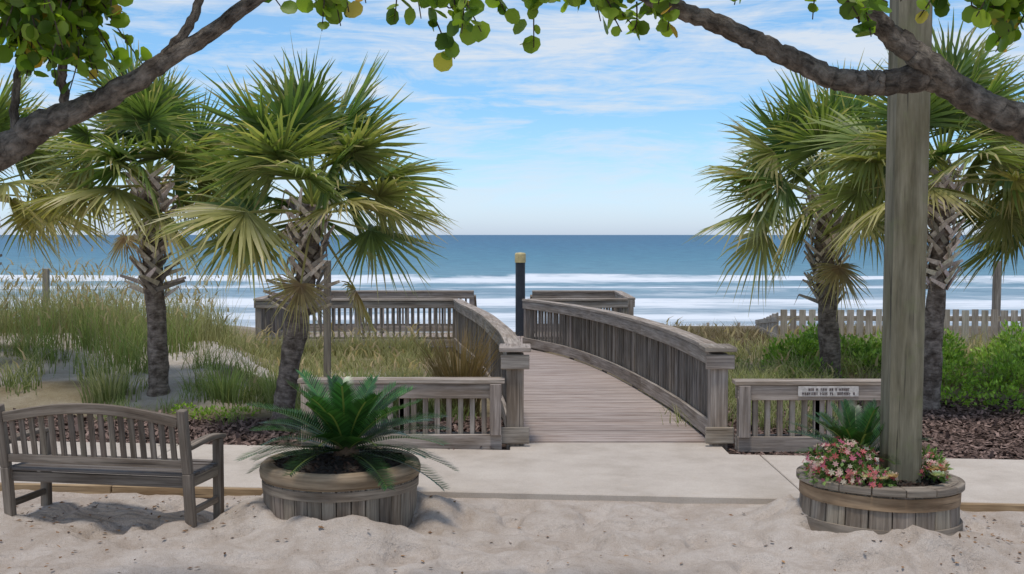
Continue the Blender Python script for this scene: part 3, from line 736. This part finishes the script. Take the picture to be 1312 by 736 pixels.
mb=MB(); mb.board((0,0,0),(.03,-.02,4.7),.235,.225,up=(0,1,0),tint=(1,1,1)); o=mb.build('timber_post',M_post,bevel=.012); o.location=(2.79,8.12,.2)
# ------------------------------------------------------------------ cycads
def cycad(x,y,z,Lf,nf,seed,el0=82,el1=12):
    global rng
    rng=np.random.default_rng(seed); e=empty('sago_palm',(x,y,z)); parts=[]; Zv=np.array([0,0,1.])
    for i in range(nf):
        f=(i+.5)/nf; ph=i*2.39996+rng.normal(0,.12); el=math.radians(el0+(el1-el0)*f**.8+rng.normal(0,5)); L=Lf*rng.uniform(.85,1.08)*(.76+.24*math.sin(min(1,f*1.4)*math.pi/2))
        h=np.array([math.cos(ph),math.sin(ph),0]); B=np.array([-math.sin(ph),math.cos(ph),0.]); m=40; s=np.linspace(0,1,m)
        ang=el-(.18+.50*math.cos(el))*s**1.4
        st=np.column_stack([np.cos(ang),np.sin(ang)])*L/m; cu=np.cumsum(st,0)
        P=h*cu[:,:1]+Zv*cu[:,1:]; T=h*np.cos(ang)[:,None]+Zv*np.sin(ang)[:,None]; Nn=norm(np.cross(T,B))*-1.
        Nn=np.where((Nn[:,2:]<0)&(np.cos(ang)[:,None]>0),-Nn,Nn)
        V=np.stack([P-B*.007,P+B*.007],1).reshape(-1,3); q=np.array([(2*k,2*k+1,2*k+3,2*k+2) for k in range(m-1)])
        parts.append((V,q,np.tile([.20,.25,.07],(m-1,1))))
        k0=5; PP=P[k0:];TT=T[k0:];NN=Nn[k0:]; ss=s[k0:]
        g=np.array([.020,.058,.014])*rng.uniform(.7,1.6)
        if f<.4: g=g*1.8
        for sg in(-1,1):
            ll=Lf*.175*np.sin(np.clip((ss-.05)/1.0,0,1)*np.pi)**.4*rng.uniform(.88,1.10,len(ss)); ll=np.maximum(ll,.03)
            fw=(.45+.65*ss)[:,None]; D=norm(B*sg+TT*fw+NN*.42)
            ww=norm(np.cross(D,NN)); w=.0056*Lf/.75
            a=PP;b=PP+D*(ll*.5)[:,None];c=PP+D*ll[:,None]-Zv*(ll*.08)[:,None]
            V=np.stack([a-ww*w*.8,a+ww*w*.8,b-ww*w,b+ww*w,c-ww*w*.15,c+ww*w*.15],1); K=len(ss)
            q=np.array([(0,1,3,2),(2,3,5,4)]); F=(q[None]+(np.arange(K)*6)[:,None,None]).reshape(-1,4)
            cc=np.repeat(g[None]*rng.uniform(.5,1.5,(K,1)),2,0); parts.append((V.reshape(-1,3),F,cc))
    V,F,C=merge(parts); np_mesh('fronds',V,F,C,M_cycad,e)
    mb=MB(); mb.lathe([(.0,-.1),(.09,-.1),(.10,0),(.07,.06),(.0,.09)],20,closed=False,wob=.03,tint=(.5,.4,.3)); mb.build('caudex',M_ptrunk,e,smooth=True)
cycad(-1.25,8.5,.46,.82,48,3,72,9); cycad(2.56,8.38,.40,.58,28,4,84,25)
# ------------------------------------------------------------------ flowers & succulents
rng=np.random.default_rng(9)
STAR=[(0,0,0)];SQ=[]
for k in range(6):
    a=2*math.pi*k/6; b=a+.42;c_=a-.42
    i=len(STAR); STAR+= [(.5*math.cos(c_),.5*math.sin(c_),.12),(.95*math.cos(a),.95*math.sin(a),.22),(.5*math.cos(b),.5*math.sin(b),.12)]; SQ.append((0,i,i+1,i+2))
def bed(name,cx,cy,rx,ry,h,nl,nf,fc):
    e=empty(name,(cx,cy,.36))
    d=norm(rng.normal(size=(nl,3)));d[:,2]=np.abs(d[:,2]); r=rng.uniform(.4,1,nl)
    P=d*r[:,None]*np.array([rx,ry,h]); scatter('leaves',OVAL,OVALQ,P,rbasis(nl,d+rng.normal(0,.5,(nl,3)),.3),rng.uniform(.03,.06,nl),rcol(nl,(.08,.16,.04),(.22,.31,.10),.3),M_shrub,e)
    d=norm(rng.normal(size=(nf,3)));d[:,2]=np.abs(d[:,2])*.8+.1; P=d*np.array([rx,ry,h])*rng.uniform(.85,1.12,(nf,1))
    nn=norm(d+rng.normal(0,.25,(nf,3))); x=norm(np.cross(nn,rng.normal(size=(nf,3)))); y=np.cross(nn,x)
    fc=np.array(fc); C=fc[rng.integers(0,len(fc),nf)]*rng.uniform(.8,1.1,(nf,1))
    scatter('blossoms',STAR,SQ,P,np.stack([x,y,nn],1),rng.uniform(.016,.036,nf),C,M_petal,e)
FC=[(.58,.14,.15),(.68,.26,.24),(.66,.50,.36),(.50,.12,.2),(.66,.38,.36),(.42,.08,.08),(.68,.58,.44)]
bed('flower_cluster',2.36,8.06,.27,.26,.29,900,240,FC); bed('flower_cluster',2.50,7.86,.18,.14,.12,350,90,FC)
def succ(x,y,s,c1,c2):
    e=empty('succulent_plant',(x,y,.395))
    P=[];D=[];S=[];Cc=[]
    for i in range(34):
        f=i/34; a=i*2.39996; el=math.radians(80-62*f); D.append((math.cos(a)*math.cos(el),math.sin(a)*math.cos(el),math.sin(el))); P.append((0,0,.02)); S.append(s*(.4+.6*f)); Cc.append(np.array(c1)*(1-f)+np.array(c2)*f)
    scatter('rosette',[(0,0,0),(0,.6,-.08),(0,1,.1),(-.26,.6,.08),(.26,.6,.08)],OVALQ,np.array(P),rbasis(34,np.array(D),.95),np.array(S),np.array(Cc),M_shrub,e)
for x,y,s,c1,c2 in((3.0,7.98,.12,(.3,.42,.3),(.6,.35,.3)),(3.08,8.15,.11,(.35,.45,.35),(.65,.4,.4)),(2.62,7.80,.08,(.4,.42,.3),(.7,.45,.4)),(2.96,7.84,.08,(.3,.42,.28),(.5,.5,.4)),(2.45,7.79,.07,(.4,.45,.3),(.65,.6,.5)),(3.05,8.35,.12,(.2,.3,.15),(.35,.4,.2)),(2.55,7.75,.06,(.45,.5,.4),(.7,.55,.5))): succ(x,y,s,c1,c2)
bed('flower_cluster',3.0,8.12,.12,.20,.20,350,70,FC)
# ------------------------------------------------------------------ sea grape trees
def grape(trunk,rads,subs,twig_ends,extra,seed):
    global rng
    random.seed(seed); rng=np.random.default_rng(seed)
    o=trunk[0]; e=empty('sea_grape_tree',(o[0],o[1],0)); off=np.array([o[0],o[1],0])
    mb=MB()
    def limb(P,R_,k=8):
        S=spline([np.append(np.array(p,float)-off,r) for p,r in zip(P,R_)],k)
        pts=[s[:3]+rng.normal(0,.005,3) for s in S]; mb.tube(pts,[max(s[3]*rng.uniform(.95,1.06),.003) for s in S],16,(1,1,1),.30,seed); return pts
    main=limb(trunk,rads,9)
    allp=list(main)
    for P,R_ in subs: allp+=limb(P,R_,7)
    LP=[];LD=[]
    def twig(a,b,r=.007):
        a=np.array(a,float);b=np.array(b,float); m=(a+b)/2+rng.normal(0,.04,3)
        pts=spline([a,m,b],5); mb.tube(pts,list(np.linspace(r,.003,len(pts))),6,(1.1,1,.9),0,0)
        n=max(5,int(np.linalg.norm(b-a)/.04))
        for i in range(n):
            p=pts[int((.25+.75*i/n)*(len(pts)-1))]+rng.normal(0,.012,3); d=norm(b-a)*.5+rng.normal(0,.75,3); d[2]-=.15
            LP.append(p);LD.append(d)
    A=np.array(allp)
    for te in twig_ends:
        te=np.array([te[0],te[2] if len(te)>2 else 6+rng.uniform(-.45,.45),te[1]])-off
        cand=te+np.array([rng.uniform(-.18,.18),rng.uniform(-.1,.1),.45])
        dd=np.linalg.norm(A-cand,axis=1); s=A[dd.argmin()]
        if dd.min()<.9: 
            twig(s,te)
            if np.linalg.norm(s-te)>.3:
                m=(s+te)/2; twig(m,m+rng.normal(0,.13,3),.005)
    for (x0,x1,y0,y1,z0,z1,n) in extra:
        for _ in range(n):
            te=np.array([rng.uniform(x0,x1),rng.uniform(y0,y1),rng.uniform(z0,z1)])-off
            dd=np.linalg.norm(A-te,axis=1); s=A[dd.argmin()]; 
            if dd.min()>.8: s=te+norm(s-te)*.5
            twig(s,te)
    mb.build('trunk_and_branches',M_bark,e,smooth=True)
    LP=np.array(LP);LD=np.array(LD);N=len(LP)
    c=rcol(N,(.065,.135,.018),(.24,.33,.045),.35); k=rng.random(N)<.05; c[k]=rcol(int(k.sum()),(.42,.38,.07),(.46,.26,.07),.2)
    scatter('leaves',ROUND,ROUNDQ,LP,rbasis(N,LD,.35),rng.uniform(.05,.105,N),c,M_grape,e)
    print('grape leaves',N)
rr_=np.random.default_rng(77)
left_mass=[(rr_.uniform(-2.8,-2.12),rr_.uniform(2.88,3.42)) for _ in range(56)]
grape([(-4.4,5.6,-.1),(-4.3,5.6,1.1),(-3.85,5.8,1.95),(-3.2,5.95,2.32),(-2.70,6,2.52),(-2.45,6,2.68),(-2.16,6,2.80),(-1.88,6,2.96),(-1.59,6,3.15),(-1.32,6,3.34),(-1.0,6.05,3.58),(-.4,6.1,3.74),(.25,6.1,3.80)],
 [.17,.15,.12,.095,.078,.069,.058,.049,.041,.036,.032,.026,.014],
 [([(-2.34,6,2.74),(-2.35,5.98,2.93),(-2.31,5.97,3.13),(-2.27,5.97,3.36),(-2.2,5.9,3.7)],[.026,.022,.02,.019,.012]),
  ([(-1.86,6,2.97),(-1.70,5.98,3.16),(-1.61,5.97,3.36),(-1.5,5.9,3.75)],[.03,.026,.022,.012]),
  ([(-3.3,5.9,2.3),(-3.2,5.9,2.8),(-2.8,5.9,3.3),(-2.2,5.7,3.75),(-1.4,5.4,4.0)],[.07,.06,.05,.035,.015]),
  ([(-2.6,6,2.6),(-2.62,6.05,2.9),(-2.55,6.1,3.2),(-2.4,6.1,3.6)],[.024,.02,.016,.01])],
 left_mass+[(-2.05,3.2),(-1.95,3.3),(-2.0,3.02),(-1.75,3.28),(-1.45,3.36),(-1.2,3.28),(-1.01,3.18),(-.92,3.22),(-.85,3.26),(-.64,3.26),(-.48,3.24),(-.77,3.32),(-.39,3.28),(-.31,3.05),(-.15,3.09),(-.23,3.22),(-.02,3.28),(.12,3.13),(.18,3.26),(.28,3.32),(-.25,3.1)],
 [(-3.4,-1.2,5.2,6.0,3.5,4.0,20),(-1.2,.5,5.6,6.0,3.55,4.0,10)],101)
grape([(4.6,5.7,-.1),(4.45,5.75,1.3),(4.0,5.9,2.1),(3.3,6,2.45),(2.70,6,2.68),(2.44,6,2.80),(2.2,6,2.92),(1.98,6,2.90),(1.83,6,2.905),(1.66,6,2.93),(1.415,6,3.04),(1.17,6,3.153),(.92,6,3.264),(.70,6,3.35),(.45,6.02,3.50),(.0,6.1,3.66)],
 [.18,.16,.13,.105,.088,.08,.072,.064,.062,.060,.055,.05,.045,.04,.03,.015],
 [([(2.3,5.97,2.88),(2.12,5.95,3.02),(1.98,5.93,3.12),(1.84,5.9,3.23),(1.68,5.88,3.35),(1.4,5.8,3.6),(.9,5.7,3.85)],[.066,.062,.058,.052,.046,.04,.02]),
  ([(3.3,5.95,2.5),(3.1,5.9,3.0),(2.7,5.9,3.4),(2.2,5.8,3.8)],[.07,.055,.045,.02])],
 [(.49,3.28),(.55,3.24),(.59,3.19),(.66,3.26),(.71,3.22),(.80,3.15),(.84,3.28),(.7,3.3),(1.62,3.26),(1.7,3.18),(1.76,3.07),(2.15,3.24),(2.3,3.18),(2.6,3.2),(2.45,3.28),(2.7,3.12),(2.0,3.3),(2.25,3.3),(2.55,3.14),(2.68,3.25),(1.2,3.34),(1.0,3.36),(2.5,3.22),(2.74,3.18)],
 [(1.2,3.4,5.2,6.0,3.5,4.0,20),(.3,1.4,5.6,6.0,3.5,4.0,8)],102)
# ------------------------------------------------------------------ light, sky
el=math.radians(77); rot=math.radians(200)
sv=Vector((math.sin(rot)*math.cos(el),math.cos(rot)*math.cos(el),math.sin(el)))
sd=bpy.data.lights.new('sun','SUN'); sd.energy=2.3; sd.angle=math.radians(10.0); sd.color=(1,.94,.86)
so=bpy.data.objects.new('sun',sd); so.rotation_euler=(-sv).to_track_quat('-Z','Y').to_euler(); so.location=(0,-5,12); link(so)
w=bpy.data.worlds.new('World'); scene.world=w; w.use_nodes=True; nt=w.node_tree; N_=nt.nodes; L_=nt.links
bg=N_['Background']; bg.inputs[1].default_value=.15
sky=N_.new('ShaderNodeTexSky'); sky.sky_type='NISHITA'; sky.sun_disc=False; sky.sun_elevation=el; sky.sun_rotation=rot; sky.air_density=1.0; sky.dust_density=.6; sky.ozone_density=1.6
tc=N_.new('ShaderNodeTexCoord')
def mp(sc,loc=(0,0,0),r=(0,0,0)):
    m=N_.new('ShaderNodeMapping'); m.inputs['Scale'].default_value=sc; m.inputs['Location'].default_value=loc; m.inputs['Rotation'].default_value=r; L_.new(tc.outputs['Generated'],m.inputs[0]); return m.outputs[0]
def nz(v,s,d,r,ds=0):
    n=N_.new('ShaderNodeTexNoise'); n.inputs['Scale'].default_value=s;n.inputs['Detail'].default_value=d;n.inputs['Roughness'].default_value=r;n.inputs['Distortion'].default_value=ds; L_.new(v,n.inputs['Vector']); return n.outputs['Fac']
def rp(f,st):
    r=N_.new('ShaderNodeValToRGB'); e=r.color_ramp.elements
    while len(e)<len(st): e.new(.5)
    for i,(p,c) in enumerate(st): e[i].position=p; e[i].color=(*c,1) if hasattr(c,'__len__') else (c,c,c,1)
    L_.new(f,r.inputs[0]); return r.outputs[0]
def mt(op,a,b):
    m=N_.new('ShaderNodeMath'); m.operation=op
    for v,i in((a,0),(b,1)):
        if hasattr(v,'links'): L_.new(v,m.inputs[i])
        else: m.inputs[i].default_value=v
    return m.outputs[0]
def mx(a,b,f,mode='MIX'):
    m=N_.new('ShaderNodeMix'); m.data_type='RGBA'; m.blend_type=mode
    for v,i in((f,0),(a,6),(b,7)):
        if hasattr(v,'links'): L_.new(v,m.inputs[i])
        elif i==0: m.inputs[0].default_value=v
        else: m.inputs[i].default_value=(*v,1)
    return m.outputs[2]
sep=N_.new('ShaderNodeSeparateXYZ'); L_.new(tc.outputs['Generated'],sep.inputs[0])
big=nz(mp((2.0,2.0,13),(.3,0,.4),(0,math.radians(3),0)),1.8,6,.62,.6)
fine=nz(mp((6,6,44),(0,0,.2),(0,math.radians(-3),0)),1.6,6,.68,1.0)
c=mt('ADD',mt('MULTIPLY',big,.7),mt('MULTIPLY',fine,.35))
elv=rp(sep.outputs[2],[(0,-.0),(.02,.20),(.06,.75),(.10,1),(.3,.9),(1,.3)])
cm=mt('MULTIPLY',rp(c,[(.455,0),(.52,.42),(.60,.88)]),elv)
tint=rp(sep.outputs[2],[(0,(.90,1.08,1.60)),(.03,(.82,1.02,1.45)),(.06,(.70,.94,1.27)),(.11,(.60,.88,1.14)),(.21,(.72,.96,1.10)),(.4,(.8,.9,1.0)),(1,(1,1,1))])
L_.new(mx(mx(sky.outputs[0],tint,1.0,'MULTIPLY'),(5.0,5.35,5.8),cm),bg.inputs[0])
# ------------------------------------------------------------------ camera
cd=bpy.data.cameras.new('camera'); cd.lens=40; cd.sensor_width=36; cd.clip_end=60000; cd.clip_start=.05
co=bpy.data.objects.new('camera',cd); co.location=(0,0,2.1); co.rotation_euler=(math.radians(90-2.63),0,0); link(co); scene.camera=co
scene.view_settings.view_transform='Standard'; scene.view_settings.look='None'; scene.view_settings.exposure=0; scene.view_settings.gamma=1
